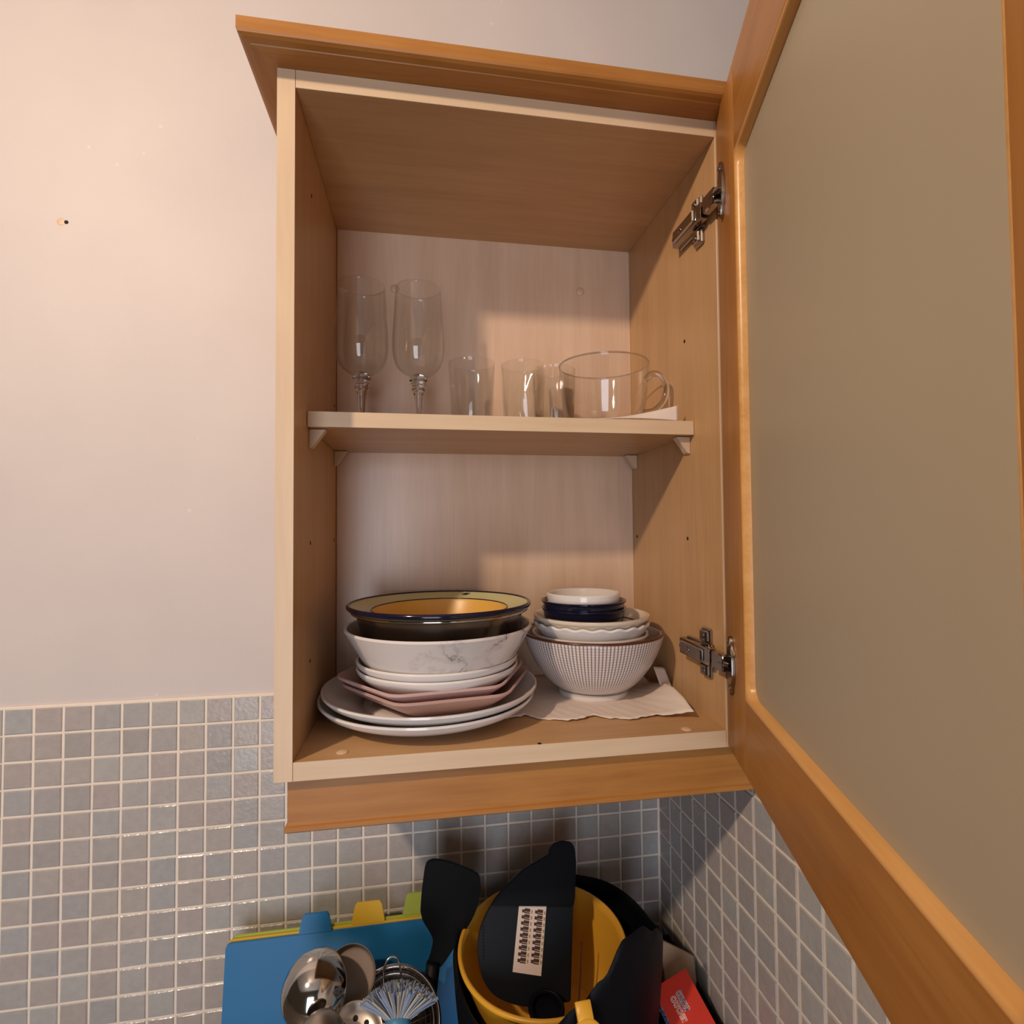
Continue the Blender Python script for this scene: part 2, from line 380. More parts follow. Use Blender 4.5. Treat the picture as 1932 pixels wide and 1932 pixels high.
def tube(path, rad, n=10, cap=True):
    bm = bmesh.new(); path = [Vector(p) for p in path]; k = len(path); rings = []
    rr = rad if hasattr(rad, '__len__') else [rad]*k
    t0 = (path[1]-path[0]).normalized(); up = Vector((0, 0, 1)) if abs(t0.z) < .9 else Vector((1, 0, 0))
    x = t0.cross(up).normalized()
    for i, p in enumerate(path):
        t = (path[min(i+1, k-1)]-path[max(i-1, 0)]).normalized()
        x = (x-t*x.dot(t)).normalized(); y = t.cross(x)
        rings.append([bm.verts.new(p+rr[i]*(x*math.cos(2*PI*j/n)+y*math.sin(2*PI*j/n))) for j in range(n)])
    for a, b in zip(rings, rings[1:]):
        for j in range(n): bm.faces.new((a[j], a[(j+1) % n], b[(j+1) % n], b[j]))
    if cap: bm.faces.new(rings[0][::-1]); bm.faces.new(rings[-1])
    bmesh.ops.recalc_face_normals(bm, faces=bm.faces[:]); return bm
def prism(poly, d, bev=0, axis='y'):
    """poly in (x,z), thickness d along +y"""
    bm = bmesh.new(); a = [bm.verts.new((x, 0, z)) for x, z in poly]; f = bm.faces.new(a)
    r = bmesh.ops.extrude_face_region(bm, geom=[f]); bmesh.ops.translate(bm, vec=(0, d, 0), verts=[v for v in r['geom'] if isinstance(v, bmesh.types.BMVert)])
    bmesh.ops.recalc_face_normals(bm, faces=bm.faces[:])
    if bev: bmesh.ops.bevel(bm, geom=bm.edges[:], offset=bev, segments=2, affect='EDGES')
    return bm
def frame_mat(x, y, z, loc):
    mm = Matrix((x, y, z)).transposed().to_4x4(); mm.translation = loc; return mm
def aim(zdir, loc, xhint=(1, 0, 0)):
    z = Vector(zdir).normalized(); x = Vector(xhint); x = (x-z*x.dot(z)).normalized(); return frame_mat(x, z.cross(x), z, loc)
def struct(o): o['kind'] = 'structure'; return o

# ------------------------------------------------------------------ setting
XC = .527      # right wall
ZT = .0072     # top of the tiling
PT = .0368     # tile pitch
ZW = -.56      # worktop
wall = struct(obj('wall_back', box(-2.4, 1.7, .004, .1, -1.4, 1.25, 0), M['plaster']))
wallr = struct(obj('wall_right', box(XC+.004, XC+.1, -2.2, .004, -1.4, .70, 0), M['plaster']))
struct(obj('ceiling', box(-2.4, 1.7, -2.2, .1, 1.25, 1.3, 0), M['plaster2']))
struct(obj('floor', box(-2.4, 1.7, -2.2, .1, -1.45, -1.4, 0), M['floor']))
obj('grout', box(-.80, XC+.003, .0012, .0045, ZW-.04, ZT+.0012, .0008), M['grout'], wall)
obj('grout', box(XC+.0012, XC+.0045, -1.3, .001, ZW-.04, ZT+.0012, .0008), M['grout'], wallr)
def tile_mesh(w, h, k):
    """front face at local y=0, body behind it"""
    bm = bmesh.new(); rnd = random.Random(k)
    def ring(ins, y): return [bm.verts.new((sx*(w/2-ins)+rnd.uniform(-.0002, .0002), y, sz*(h/2-ins)+rnd.uniform(-.0002, .0002))) for sx, sz in ((-1, -1), (1, -1), (1, 1), (-1, 1))]
    a, b, c = ring(0, .004), ring(.0001, .0012), ring(.0014, 0)
    for p, q in ((a, b), (b, c)):
        for i in range(4): bm.faces.new((p[i], p[(i+1) % 4], q[(i+1) % 4], q[i]))
    bm.faces.new(c); bmesh.ops.recalc_face_normals(bm, faces=bm.faces[:])
    me = bpy.data.meshes.new('tile'); bm.to_mesh(me); bm.free(); me.materials.append(M['tile']); return me
GAP = .0027
TM = [tile_mesh(PT-GAP, PT-GAP, k) for k in range(5)]
X0 = -.3127    # a vertical joint of the back wall
lw = XC-.001-(X0+22*PT)-GAP
TL = tile_mesh(lw, PT-GAP, 9)
cells = []
for c in range(-13, 23):
    for r in range(15):
        xc = X0+(c+.5)*PT if c < 22 else X0+22*PT+GAP/2+lw/2
        zc = ZT-.001-(r+.5)*PT
        vis = xc > -.44 and not (r < 2 and 0 < xc < .51) and zc > -.53 and not (.16 < xc < .45 and zc < -.33)
        cells.append((xc, zc, c, vis))
vis = [k for k in cells if k[3]]
vis.sort(key=lambda k: (Vector((k[0], 0, k[1]))-Vector((.05, 0, -.1))).length)
one = vis[:298]; ids = set(id(k) for k in one)
def put_tile(par, me, loc, rz=0):
    o = bpy.data.objects.new('tile', me); o.location = loc
    o.rotation_euler = (random.gauss(0, .006), 0, rz+random.gauss(0, .006)); return link(o, par)
for xc, zc, c, v in one: put_tile(wall, TL if c == 22 else random.choice(TM), (xc, 0, zc))
rest = bmesh.new()
for k in cells:
    if id(k) not in ids:
        w0 = lw if k[2] == 22 else PT-GAP
        join(rest, box(k[0]-w0/2, k[0]+w0/2, 0, .004, k[1]-PT/2+GAP/2, k[1]+PT/2-GAP/2, 0))
obj('tiles_beyond', rest, M['tile'], wall, kind='stuff')
for j in range(22):
    for r in range(1, 15):
        y0 = -.0405-(j-1)*PT if j else -.0015
        if j == 0:
            if 'TF' not in globals(): TF = tile_mesh(.0405-.0015-GAP/2, PT-GAP, 11)
            yc, me = -.0015-(.0405-.0015-GAP/2)/2, TF
        else: yc, me = -.0405-(j-.5)*PT, random.choice(TM)
        zc = ZT-.001-(r+.5)*PT
        put_tile(wallr, me, (XC, yc, zc), -PI/2)
# marks in the plaster beside the cabinet
obj('screw_hole', lathe([(0, .0008), (.0022, .0008), (.0028, 0), (0, 0)], 12), M['dark'], wall, (-.3587, .0038, .6936), rot=(PI/2, 0, 0))
obj('filler_patch', lathe([(0, .0006), (.0045, .0004), (.006, 0), (0, 0)], 14), M['plaster_cap'], wall, (-.3655, .0041, .6936), rot=(PI/2, 0, 0))
struct(obj('worktop_slab_1', box(-2.4, XC, -.60, .004, ZW-.04, ZW, .003), M['worktop']))  # the worktop itself, unseen below the view, carries the boards, pot and tub

# ------------------------------------------------------------------ wall cabinet
W, H, D, T = .501, .722, .2808, .018
TB, TT, YB = .0185, .0188, .0159
ZS, TS, YS = .3816, .0174, .2211
cab = thing('wall_cabinet', 'open maple and orange beech wall cabinet with two shelves of crockery, above the grey tiles', 'cabinet')
obj('side_panel', box(0, T, -D, -.0015, 0, H, .0006), M['carc_z'], cab)
obj('side_panel', box(W-T, W, -D, -.0015, 0, H, .0006), M['carc_z'], cab)
obj('top_panel', box(T, W-T, -D, -.0015, H-TT, H, .0005), M['carc_x'], cab)
obj('bottom_panel', box(T, W-T, -D, -.0015, 0, TB, .0005), M['carc_x'], cab)
obj('back_panel', box(T+.0008, W-T-.0003, -YB, -.010, TB, H-TT, 0), M['back'], cab)
E_ = .0006
for x0, x1 in ((0, T), (W-T, W)): obj('edge_band', box(x0+.0001, x1-.0001, -D-E_, -D+.0004, 0, H, .0002), M['edge_z'], cab)
obj('edge_band', box(T+.0003, W-T-.0003, -D-E_, -D+.0004, H-TT, H, .0002), M['edge_x'], cab)
obj('edge_band', box(T+.0003, W-T-.0003, -D-E_, -D+.0004, 0, TB, .0002), M['edge_x'], cab)
obj('edge_band', box(T+.0007, W-T-.0007, -YS-E_, -YS+.0004, ZS-TS, ZS, .0002), M['edge_x'], cab)
sh = obj('shelf', box(T+.0006, W-T-.0006, -YS, -YB-.0005, ZS-TS, ZS, .0005), M['carc_x'], cab)
def bracket(x, s, y):
    z1 = ZS-TS-.0008
    bm = bmesh.new()
    pf = [(0, 0), (.0185*s, 0), (.0165*s, -.003), (.004*s, -.0205), (0, -.022)]
    a = [bm.verts.new((px, -.006, pz)) for px, pz in pf]; b = [bm.verts.new((px, .006, pz)) for px, pz in pf]
    bm.faces.new(a); bm.faces.new(b[::-1])
    for i in range(5): bm.faces.new((a[i], a[(i+1) % 5], b[(i+1) % 5], b[i]))
    bmesh.ops.recalc_face_normals(bm, faces=bm.faces[:]); bmesh.ops.bevel(bm, geom=bm.edges[:], offset=.0006, segments=1, affect='EDGES')
    obj('shelf_bracket', bm, M['bracket'], cab, (x, y, z1))
for y in (-.205, -.032): bracket(T+.0002, 1, y); bracket(W-T-.0002, -1, y)
# cornice on top: profile swept along left return and front with a mitre
def sweep(profile, path, closed_ends=True):
    """profile: (outward, z); path: list of (point(x,y), outward dir(x,y) scaled for mitre)"""
    bm = bmesh.new(); rings = [[bm.verts.new((p[0]+o[0]*a, p[1]+o[1]*a, z)) for a, z in profile] for p, o in path]
    k = len(profile)
    for a, b in zip(rings, rings[1:]):
        for i in range(k): bm.faces.new((a[i], a[(i+1) % k], b[(i+1) % k], b[i]))
    bm.faces.new(rings[0]); bm.faces.new(rings[-1][::-1]); bmesh.ops.recalc_face_normals(bm, faces=bm.faces[:]); return bm
cor = [(-.03, H+.0002), (.024, H+.0002), (.0245, H+.0012), (.0305, H+.0022), (.0335, H+.004), (.0345, H+.006), (.0345, H+.0185), (.033, H+.0195), (-.03, H+.0195)]
obj('cornice', sweep(cor, [((-.0003+.006, -D), (-1, -1)), ((W+.004, -D), (0, -1))]), M['beech_x'], cab)
obj('cornice_return', sweep(cor, [((-.0003+.006, -.0015), (-1, 0)), ((-.0003+.006, -D), (-1, -1))]), M['beech_y'], cab)
# light rail hanging below
rail = [(-.018, -.0003), (-.0003, -.0003), (-.0003, -.048), (.0022, -.0492), (.0022, -.0535), (.0002, -.0552), (-.018, -.0552)]
obj('light_rail', sweep(rail, [((.0105, -.2708), (-1, -1)), ((XC-.0035, -.2708), (0, -1))]), M['beech_x'], cab)
obj('light_rail_return', sweep(rail, [((.0105, -.0015), (-1, 0)), ((.0105, -.2708), (-1, -1))]), M['beech_y'], cab)
def cap(x, y, z, rx): obj('cover_cap', lathe(catmull([(0, .0022), (.003, .0020), (.0055, .0010), (.0062, 0), (0, 0)], 3), 20), M['plaster_cap'], cab, (x, y, z), smooth='all', rot=(rx, 0, 0))
cap(.0629, -.2640, TB, 0); cap(.4408, -.2700, TB, 0); cap(.1041, -YB, .6176, PI/2); cap(.399, -YB, .6323, PI/2)
def hole(x, y, z, rot): obj('peg_hole', lathe([(0, .0003), (.0021, .0003), (.0025, 0), (0, 0)], 12), M['dark'], cab, (x, y, z), rot=rot)
for y, z in ((-.2002, .4904), (-.199, .2335), (-.0323, .2341)): hole(W-T, y, z, (0, -PI/2, 0))
for y, z in ((-.2, .64), (-.2, .2335), (-.2, .099), (-.035, .2341), (-.035, .43)): hole(T, y, z, (0, PI/2, 0))
hole(.2680, -.2790, TB, (0, 0, 0))

# door, hinged on the right, swung towards the viewer
TH = math.radians(18.7); EX, EY = .4845, -.2818
DW, DZ0, DZ1, DT = .505, .0008, .7235, .021
SI, SO, RB, RT = .078, .441, .0765, .632     # pane opening
M['beech_door_x'] = wood('orange_beech_rail', BE1, BE2, 'X', .38)
door = obj('door', join(box(0, SI, 0, DT, DZ0, DZ1, .0015, 2), box(SO, DW, 0, DT, DZ0, DZ1, .0015, 2)), M['beech_z'], cab, (EX, EY, 0), smooth=30)
door.rotation_euler = (0, 0, math.radians(270)-TH)
obj('top_rail', box(SI+.0002, SO-.0002, .0003, DT-.0003, RT, DZ1, .0008), M['beech_door_x'], door)
obj('bottom_rail', box(SI+.0002, SO-.0002, .0003, DT-.0003, DZ0, RB, .0008), M['beech_door_x'], door)
def rrect(x0, x1, z0, z1, r, n=6):
    out = []
    for cx, cz, a0 in ((x1-r, z1-r, 0), (x0+r, z1-r, 90), (x0+r, z0+r, 180), (x1-r, z0+r, 270)):
        for i in range(n+1):
            a = math.radians(a0+90*i/n); out.append((cx+r*math.cos(a), cz+r*math.sin(a)))
    return out
def loops(ls):
    bm = bmesh.new(); rs = [[bm.verts.new((x, y, z)) for x, z in l] for l, y in ls]; k = len(rs[0])
    for a, b in zip(rs, rs[1:]):
        for i in range(k): bm.faces.new((a[i], a[(i+1) % k], b[(i+1) % k], b[i]))
    bmesh.ops.recalc_face_normals(bm, faces=bm.faces[:]); return bm
PD = .0090
bead = loops([(rrect(SI-.001, SO+.001, RB-.001, RT+.001, .0015), .0006), (rrect(SI+.001, SO-.001, RB+.001, RT-.001, .012), .0004),
              (rrect(SI+.0024, SO-.0024, RB+.0024, RT-.0024, .013), .0016), (rrect(SI+.0036, SO-.0036, RB+.0036, RT-.0036, .014), .0045),
              (rrect(SI+.0044, SO-.0044, RB+.0044, RT-.0044, .015), PD+.001)])
obj('glazing_bead', bead, M['bead'], door, smooth=50)
obj('glass_pane', box(SI-.004, SO+.004, PD, PD+.0038, RB-.004, RT+.004, 0), M['frosted'], door)

# two sprung hinges
dv = Vector((-math.sin(TH), -math.cos(TH), 0)); nv = Vector((math.cos(TH), -math.sin(TH), 0))
def hinge(zc):
    hg = obj('hinge', join(box(-.0150, -.004, -.030, .042, -.0100, .0100, .0020, 2), box(-.0185, -.0140, -.018, .034, -.0075, .0075, .0014)),
             M['hinge'], cab, (W-T, -.2425, zc), smooth=30)
    # plate screwed to the side panel
    pl = box(-.0045, 0, -.018, .042, -.0115, .0115, .0008); join(pl, box(-.0048, 0, -.014, .005, -.029, .029, .0014)); join(pl, box(-.0085, 0, -.012, .003, -.027, -.013, .0016)); join(pl, box(-.0085, 0, -.012, .003, .013, .027, .0016))
    obj('mounting_plate', pl, M['hinge'], hg)
    for y, z, x in ((-.0045, .021, -.0085), (-.0045, -.021, -.0085), (.037, 0, -.0150), (.014, 0, -.0185)):
        obj('screw', lathe([(0, .0012), (.0026, .0014), (.0034, .0006), (.0034, 0), (0, 0)], 14), M['hinge'], hg, (x, y, z), rot=(0, -PI/2, 0), smooth=30)
    # cup flange on the door and the links into it
    o = Vector((W-T, -.2425, zc)); p = Vector((EX, EY, zc))+dv*.030
    fl = prism([(math.cos(a)*(.0085 if abs(math.sin(a)) > .6 else .0125), math.sin(a)*.032) for a in [2*PI*i/28 for i in range(28)]], .0036, .0008)
    f = obj('cup_flange', fl, M['hinge'], hg, smooth=30); f.matrix_local = frame_mat(dv, nv, Vector((0, 0, 1)), p-o-nv*.0038)
    for k in (-1, 1):
        s = obj('flange_screw', lathe([(0, .0012), (.0024, .0014), (.0032, .0006), (.0032, 0), (0, 0)], 14), M['hinge'], hg, smooth=30)
        s.matrix_local = aim(-nv, p-o-nv*.0038+Vector((0, 0, k*.0235)))
    a = Vector((-.009, -.028, 0)); b = p-o-nv*.0035; mid = (a+b)/2+Vector((-.003, -.006, 0))
    lk = bmesh.new()
    for dz in (-.0080, -.0027, .0027, .0080):
        pts = catmull([a, mid, b], 5); join(lk, tube(pts, .0025, 8))
    cl = a.lerp(b, .5); join(lk, box(cl.x-.005, cl.x+.0045, cl.y-.012, cl.y+.012, -.0095, .0095, .0014))
    obj('hinge_link', lk, M['hinge'], hg, smooth=40)
hinge(.621); hinge(.0985)

# ------------------------------------------------------------------ crockery on the cabinet floor
LX, LY = .1655, -.152
def mono(name, bm, mat, loc, label, cat, group=None, smooth=38): return tag(obj(name, bm, mat, None, loc, smooth=smooth), label, cat, group)
plate_prof = shell([(0, .0026), (.072, .0026), (.079, .0000), (.085, .0006), (.092, .0036), (.112, .0100), (.1265, .0170), (.1332, .0240)], .0034, 4)
g = 'large white dinner plates at the bottom of the left stack'
mono('dinner_plate', lathe(plate_prof, 96), M['white'], (.1523, LY, TB+.0004), 'large white dinner plate at the very bottom of the left stack, on the cabinet floor', 'plate', g)
mono('dinner_plate', lathe(plate_prof, 96), M['white'], (.1561, LY, TB+.0106), 'large white dinner plate directly under the pink hexagonal plates', 'plate', g)
def hexa(t, r, z):
    a = (t % (PI/3))-PI/6
    k = math.cos(PI/6)/math.cos(a); k2 = .972*(1-.018*math.cos(6*t+PI)) if False else k
    soft = (abs(a)/(PI/6))**10*.035
    return (k2*1.0-soft*k2) if r > .03 else 1
hex_prof = shell([(0, .0006), (.076, .0002), (.083, .0010), (.092, .0050), (.107, .0130), (.1225, .0235)], .0034, 3)
g = 'pink hexagonal plates'
RZ = math.radians(7.5)
o = mono('hexagonal_plate', lathe(hex_prof, 120, hexa), M['pink'], (.1655, -.146, .0356), 'lower of the two pink hexagonal plates, resting on the white dinner plate', 'plate', g, 30); o.rotation_euler[2] = RZ
o = mono('hexagonal_plate', lathe(hex_prof, 120, hexa), M['pink'], (.1590, -.144, .0448), 'upper of the two pink hexagonal plates, under the small white plates', 'plate', g, 30); o.rotation_euler[2] = RZ
small = shell([(0, .0020), (.052, .0020), (.058, .0000), (.063, .0008), (.076, .0085), (.090, .0180), (.0985, .0265), (.1012, .0320)], .0036, 4)
g = 'small white plates in the left stack'
mono('side_plate', lathe(small, 88), M['white'], (.1645, LY, .0470), 'lower small white plate, sitting in the pink hexagonal plate', 'plate', g)
mono('side_plate', lathe(small, 88), M['white'], (.1642, LY, .0560), 'upper small white plate, directly under the marbled bowl', 'plate', g)
marb = shell([(0, .0016), (.060, .0016), (.070, .0000), (.078, .0030), (.088, .0150), (.099, .0330), (.109, .0500), (.1172, .0640)], .0042, 4)
mono('marbled_bowl', lathe(marb, 96), M['marble'], (.1664, LY-.002, .0626), 'wide white bowl with dark marble veins, in the left stack', 'bowl')
stl = shell([(0, .0010), (.070, .0010), (.082, .0030), (.090, .0140), (.097, .0400), (.1030, .0640), (.1060, .0735)], .0012, 4)
st = thing('steel_bowl', 'dark polished steel bowl nested between the marbled bowl and the enamel dish', 'bowl', (.1680, LY, .0742))
obj('body', lathe(stl, 96), M['steel_dark'], st, smooth=50)
obj('rim', torus(.1092, .0022, 96, 10, .0738), M['steel'], st, smooth='all')
en = thing('enamel_dish', 'pale green and yellow enamel dish with navy rim on top of the left stack', 'dish', (.1672, LY-.003, .1145))
grn = shell([(.0838, .0200), (.090, .0245), (.100, .0320), (.108, .0378), (.1125, .0405)], .0016, 4, False)
obj('body', lathe([(r, z) for r, z in [(.0848, .0325), (.093, .0345), (.103, .0372), (.1128, .0400), (.1128, .0418), (.103, .0389), (.0930, .0362), (.0848, .0342)]], 96, closed=True), M['green_enamel'], en, smooth=60)
obj('well', lathe(catmull([(0, .0030), (.060, .0030), (.072, .0060), (.080, .0200), (.0850, .0325), (.0858, .0340), (.0845, .0345), (.079, .0215), (.071, .0080), (.060, .0047), (0, .0047)], 3), 96), M['yellow_enamel'], en, smooth='all')
obj('band', torus(.0852, .0010, 96, 8, .0345), M['navy_enamel'], en, smooth='all')
obj('rim', lathe([(.1128+.0024*math.cos(a)*1.0, .0400+.0030*math.sin(a)) for a in [2*PI*i/12 for i in range(12)]], 96, closed=True), M['navy_enamel'], en, smooth='all')
hb = torus(.0030, .0006, 18, 6); bmesh.ops.scale(hb, vec=(1.7, 1, 1), verts=hb.verts[:])
ho = obj('hanging_hole', join(hb, lathe([(0, .0001), (.0028, .0001), (.0028, -.0004), (0, -.0004)], 16)), M['navy_enamel'], en); ho.matrix_local = aim((-.1, -.27, 1), (.040, .0945, .0388), (1, 0, 0))

# right stack, on a sheet of kitchen paper
RX, RY = .3775, -.120
PZ = TB+.0016
big = thing('serving_bowl', 'large footed bowl with a fine brown grid print, bottom of the right stack', 'bowl', (RX+.0012, RY, PZ))
bigp = shell([(.0440, .0095), (.052, .0120), (.066, .0240), (.080, .0430), (.0905, .0640), (.0968, .0835)], .0042, 5)
bp = [(0, .0075), (.0435, .0080)]+bigp[1:-1]+[(0, .0135)]
obj('body', lathe(bp, 120), M['grid'], big, smooth=50)
obj('foot', lathe(catmull([(0, .0080), (.0455, .0085), (.0478, .0060), (.0472, .0006), (.0455, 0), (.0425, .0005), (.0415, .0040), (0, .0045)], 3), 80), M['white'], big, smooth=50)
obj('rim', torus(.0950, .0021, 96, 10, .0846), M['brown_glaze'], big, smooth='all')
wb = shell([(0, .0016), (.030, .0016), (.036, .0000), (.041, .0025), (.055, .0150), (.068, .0310), (.0765, .0440), (.0800, .0500)], .0040, 5)
mono('plain_bowl', lathe(wb, 88), M['white'], (RX-.0035, RY-.002, .0536), 'plain white bowl sitting inside the grid printed serving bowl', 'bowl')
scal = lathe(wb, 192, lambda t, r, z: 1+(.0065*math.cos(22*t)*max(0, (z-.034)/.016) if z > .034 else 0), lambda t, r, z: .0010*math.cos(22*t)*max(0, (z-.036)/.014) if z > .036 else 0)
mono('scalloped_bowl', scal, M['white'], (RX-.001, RY-.001, .0676), 'white bowl with a wavy scalloped rim, under the cream bowl', 'bowl')
cr = thing('cream_bowl', 'cream bowl with dark inner rings, holding the navy bowls', 'bowl', (RX-.001, RY-.001, .0770))
crp = shell([(0, .0016), (.030, .0016), (.036, .0000), (.041, .0025), (.055, .0150), (.066, .0300), (.0740, .0430), (.0795, .0485)], .0055, 5)
obj('body', lathe(crp, 96), M['cream'], cr, smooth=50)
obj('ring', torus(.0705, .0009, 90, 6, .0456), M['navy'], cr, smooth='all')
obj('ring', torus(.0660, .0012, 90, 6, .0398), M['brown_glaze'], cr, smooth='all')
nb = shell([(0, .0012), (.030, .0012), (.034, .0000), (.040, .0030), (.048, .0160), (.0540, .0320), (.0565, .0440), (.0585, .0465)], .0030, 5)
g = 'navy blue bowls in the right stack'
mono('navy_bowl', lathe(nb, 80), M['specks'], (.3660, RY-.002, .0905), 'lower navy bowl with small white flecks, inside the cream bowl', 'bowl', g)
mono('navy_bowl', lathe(nb, 80), M['navy'], (.3655, RY-.002, .1008), 'upper plain navy bowl under the small white dish', 'bowl', g)
cup = shell([(0, .0014), (.030, .0014), (.034, .0000), (.040, .0020), (.0470, .0120), (.0495, .0260), (.0505, .0385)], .0034, 5)
mono('small_dish', lathe(cup, 80), M['white'], (.3653, RY-.003, .1190), 'small plain white dish on top of the right stack', 'dish')

def sheet(outline_fn, nu, nv, th=.0007):
    bm = bmesh.new(); g_ = [[bm.verts.new(outline_fn(i/nu, j/nv)) for j in range(nv+1)] for i in range(nu+1)]
    for i in range(nu):
        for j in range(nv): bm.faces.new((g_[i][j], g_[i+1][j], g_[i+1][j+1], g_[i][j+1]))
    bmesh.ops.recalc_face_normals(bm, faces=bm.faces[:])
    bmesh.ops.solidify(bm, geom=bm.faces[:], thickness=th); return bm
front = [(.2440, -.2050), (.2570, -.2000), (.2680, -.1945), (.2800, -.2085), (.3000, -.2170), (.3250, -.2240), (.3480, -.2120), (.3700, -.2250), (.3950, -.2330), (.4180, -.2260), (.4400, -.2320), (.4630, -.2440)]
def pf(u, v):
    x = front[0][0]+u*(front[-1][0]-front[0][0])
    for (xa, ya), (xb, yb) in zip(front, front[1:]):
        if xa <= x <= xb+1e-9: yf = ya+(yb-ya)*(x-xa)/(xb-xa); break
    yf += .0012*math.sin(u*55)+.0008*math.sin(u*131)
    y = yf+(-.030-yf)*v
    xx = x+v*.012*u
    lift = 0
    if u > .78: lift += .020*((u-.78)/.22)**2*math.sin(PI*min(1, v*1.25+.15))*1.0
    lift += .0013*(1-v)*(.5+.5*math.sin(u*17+1))+.0006*math.sin(u*40+v*20)**2*(1 if u > .72 or v < .25 else .2)
    if v > .62 and u > .88: lift += .010*(v-.62)/.38
    return (min(xx, W-T-.002), y, TB+.0008+lift)
tag(obj('kitchen_paper', sheet(pf, 96, 30), M['tissue'], smooth='all'), 'crumpled white kitchen paper spread under the right stack of bowls', 'paper')

def ff(u, v): return (.4610+.0160*u+.0015*v, -.1600+.0230*(1-v)+.002*math.sin(u*3), TB+.0105+.0260*(1-v)-.002*u)
tag(obj('paper_strip', sheet(ff, 6, 8), M['tissue'], smooth='all'), 'small folded strip of white paper by the right panel, behind the spread paper', 'paper')

# ------------------------------------------------------------------ glasses on the middle shelf
ZG = ZS+.0003
wprof = catmull([(.0085, .0790), (.0150, .0800), (.0290, .0910), (.0352, .1090), (.0358, .1320), (.0338, .1640), (.0316, .2035)], 6)
wprof = wprof+[(r-.0009, z+.0004) for r, z in wprof[::-1][:-5]]+[(0, .0845)]
stem = catmull([(0, .0820), (.0060, .0815), (.0090, .0790), (.0125, .0745), (.0098, .0705), (.0112, .0680), (.0082, .0640), (.0092, .0610), (.0062, .0520), (.0046, .0330), (.0044, .0180), (.0060, .0090), (.0140, .0045)], 4)
foot = catmull([(0, .0062), (.0100, .0056), (.0200, .0036), (.0325, .0018), (.0340, .0008), (.0325, 0), (0, 0)], 4)
g = 'tall stemmed wine glasses on the middle shelf'
def wine(x, y, label):
    t = thing('wine_glass', label, 'glass', (x, y, ZG), g)
    obj('bowl', lathe(wprof, 72), M['thin'], t, smooth='all')
    obj('stem', lathe(stem+[(0, .0045)], 40), M['glass'], t, smooth='all')
    obj('foot', lathe(foot, 56), M['glass'], t, smooth='all')
wine(.0632, -.092, 'clear wine glass nearest the left side of the cabinet')
wine(.1400, -.092, 'clear wine glass beside the tumblers, second from the left')
def tumbler(x, y, r, h, label, ribs=0, tw=0):
    pr = [(0, 0), (r*.80, 0), (r*.86, .004), (r*.92, h*.4), (r*.97, h*.75), (r, h), (r-.0012, h+.0006), (r*.96-.0016, h*.75), (r*.91-.0018, h*.4), (r*.84-.002, .010), (r*.6, .0085), (0, .0085)]
    f = (lambda t, rr, z: 1+.022*math.cos(ribs*t+tw*z)*(1 if rr > r*.5 else 0)) if ribs else None
    return tag(obj('tumbler', lathe(catmull(pr, 4), 84, f), M['thin'], None, (x, y, ZG), smooth=50), label, 'glass', 'small clear tumblers on the middle shelf')
tumbler(.2140, -.100, .0325, .0960, 'smooth clear tumbler beside the wine glass, leftmost of the tumblers')
tumbler(.2850, -.112, .0305, .0930, 'clear tumbler with faint twisted ribs, middle of the tumblers', 10, 60)
tumbler(.3400, -.068, .0320, .1010, 'clear tumbler with upright ribs, partly behind the glass mug', 16, 0)
mug = thing('glass_mug', 'wide clear glass mug with a side handle on the middle shelf', 'mug', (.3890, -.152, ZG))
mp_ = catmull([(0, .0), (.038, 0), (.046, .003), (.0535, .018), (.0578, .046), (.0600, .0800), (.0604, .0862), (.0592, .0870), (.0583, .0800), (.0560, .046), (.0515, .020), (.043, .0085), (0, .0075)], 4)
obj('body', lathe(mp_, 90), M['thin'], mug, smooth=50)
obj('rim', torus(.0598, .0011, 90, 8, .0866), M['glass'], mug, smooth='all')
obj('base', lathe(catmull([(0, .0006), (.036, .0006), (.0425, .0025), (.0425, .0055), (.036, .0070), (0, .0070)], 3), 60), M['glass'], mug, smooth='all')
hp = catmull([(.0560, 0, .0660), (.0650, -.001, .0735), (.0760, -.001, .0700), (.0830, -.001, .0560), (.0800, -.001, .0380), (.0680, 0, .0245), (.0530, 0, .0210)], 6)
obj('handle', tube(hp, .0042, 12), M['glass'], mug, smooth='all', rot=(0, 0, -.25))
nap_pts = {}
def nf(u, v):   # torn corner of kitchen paper curling up at the front
    h = .0012+.0192*u**1.5
    return (.356+u*.108+.002*v*u, -.2165+.0075*v+.003*math.sin(u*5)*v, ZS+.0010+.0022*math.sin(PI*u)*(1-v)+h*(math.sin(v*PI/2)))
tag(obj('kitchen_paper', sheet(nf, 36, 18), M['tissue'], smooth='all'), 'torn piece of white kitchen paper under the glass mug, on the middle shelf', 'paper')

# ------------------------------------------------------------------ things on the worktop
def board(x0, x1, zt, ytop, ybot, tab0, tab1, th, mat, label, tb=.025):
    h = zt-ZW; a = math.atan2(ytop-ybot, h); hh = h/math.cos(a)
    b = thing('chopping_board', label, 'chopping board', (x0, ybot, ZW+.001), 'index chopping boards leaning on the tiles', (-a, 0, 0))
    r = .006; wd = x1-x0
    poly = [(r, 0), (wd-r, 0), (wd, r), (wd, hh-r), (wd-r, hh), (r, hh), (r*.3, hh-r*.3), (0, hh-r), (0, r)]
    obj('board', prism(poly, th, .0005), mat, b, smooth=30)
    t0, t1 = tab0-x0, tab1-x0
    tp = [(t0, 0), (t1, 0), (t1-.0045, tb-.004), (t1-.0075, tb), (t0+.0075, tb), (t0+.0045, tb-.004)]
    obj('tab', prism(tp, th, .0005), mat, b, (0, 0, hh-.0004), smooth=30)
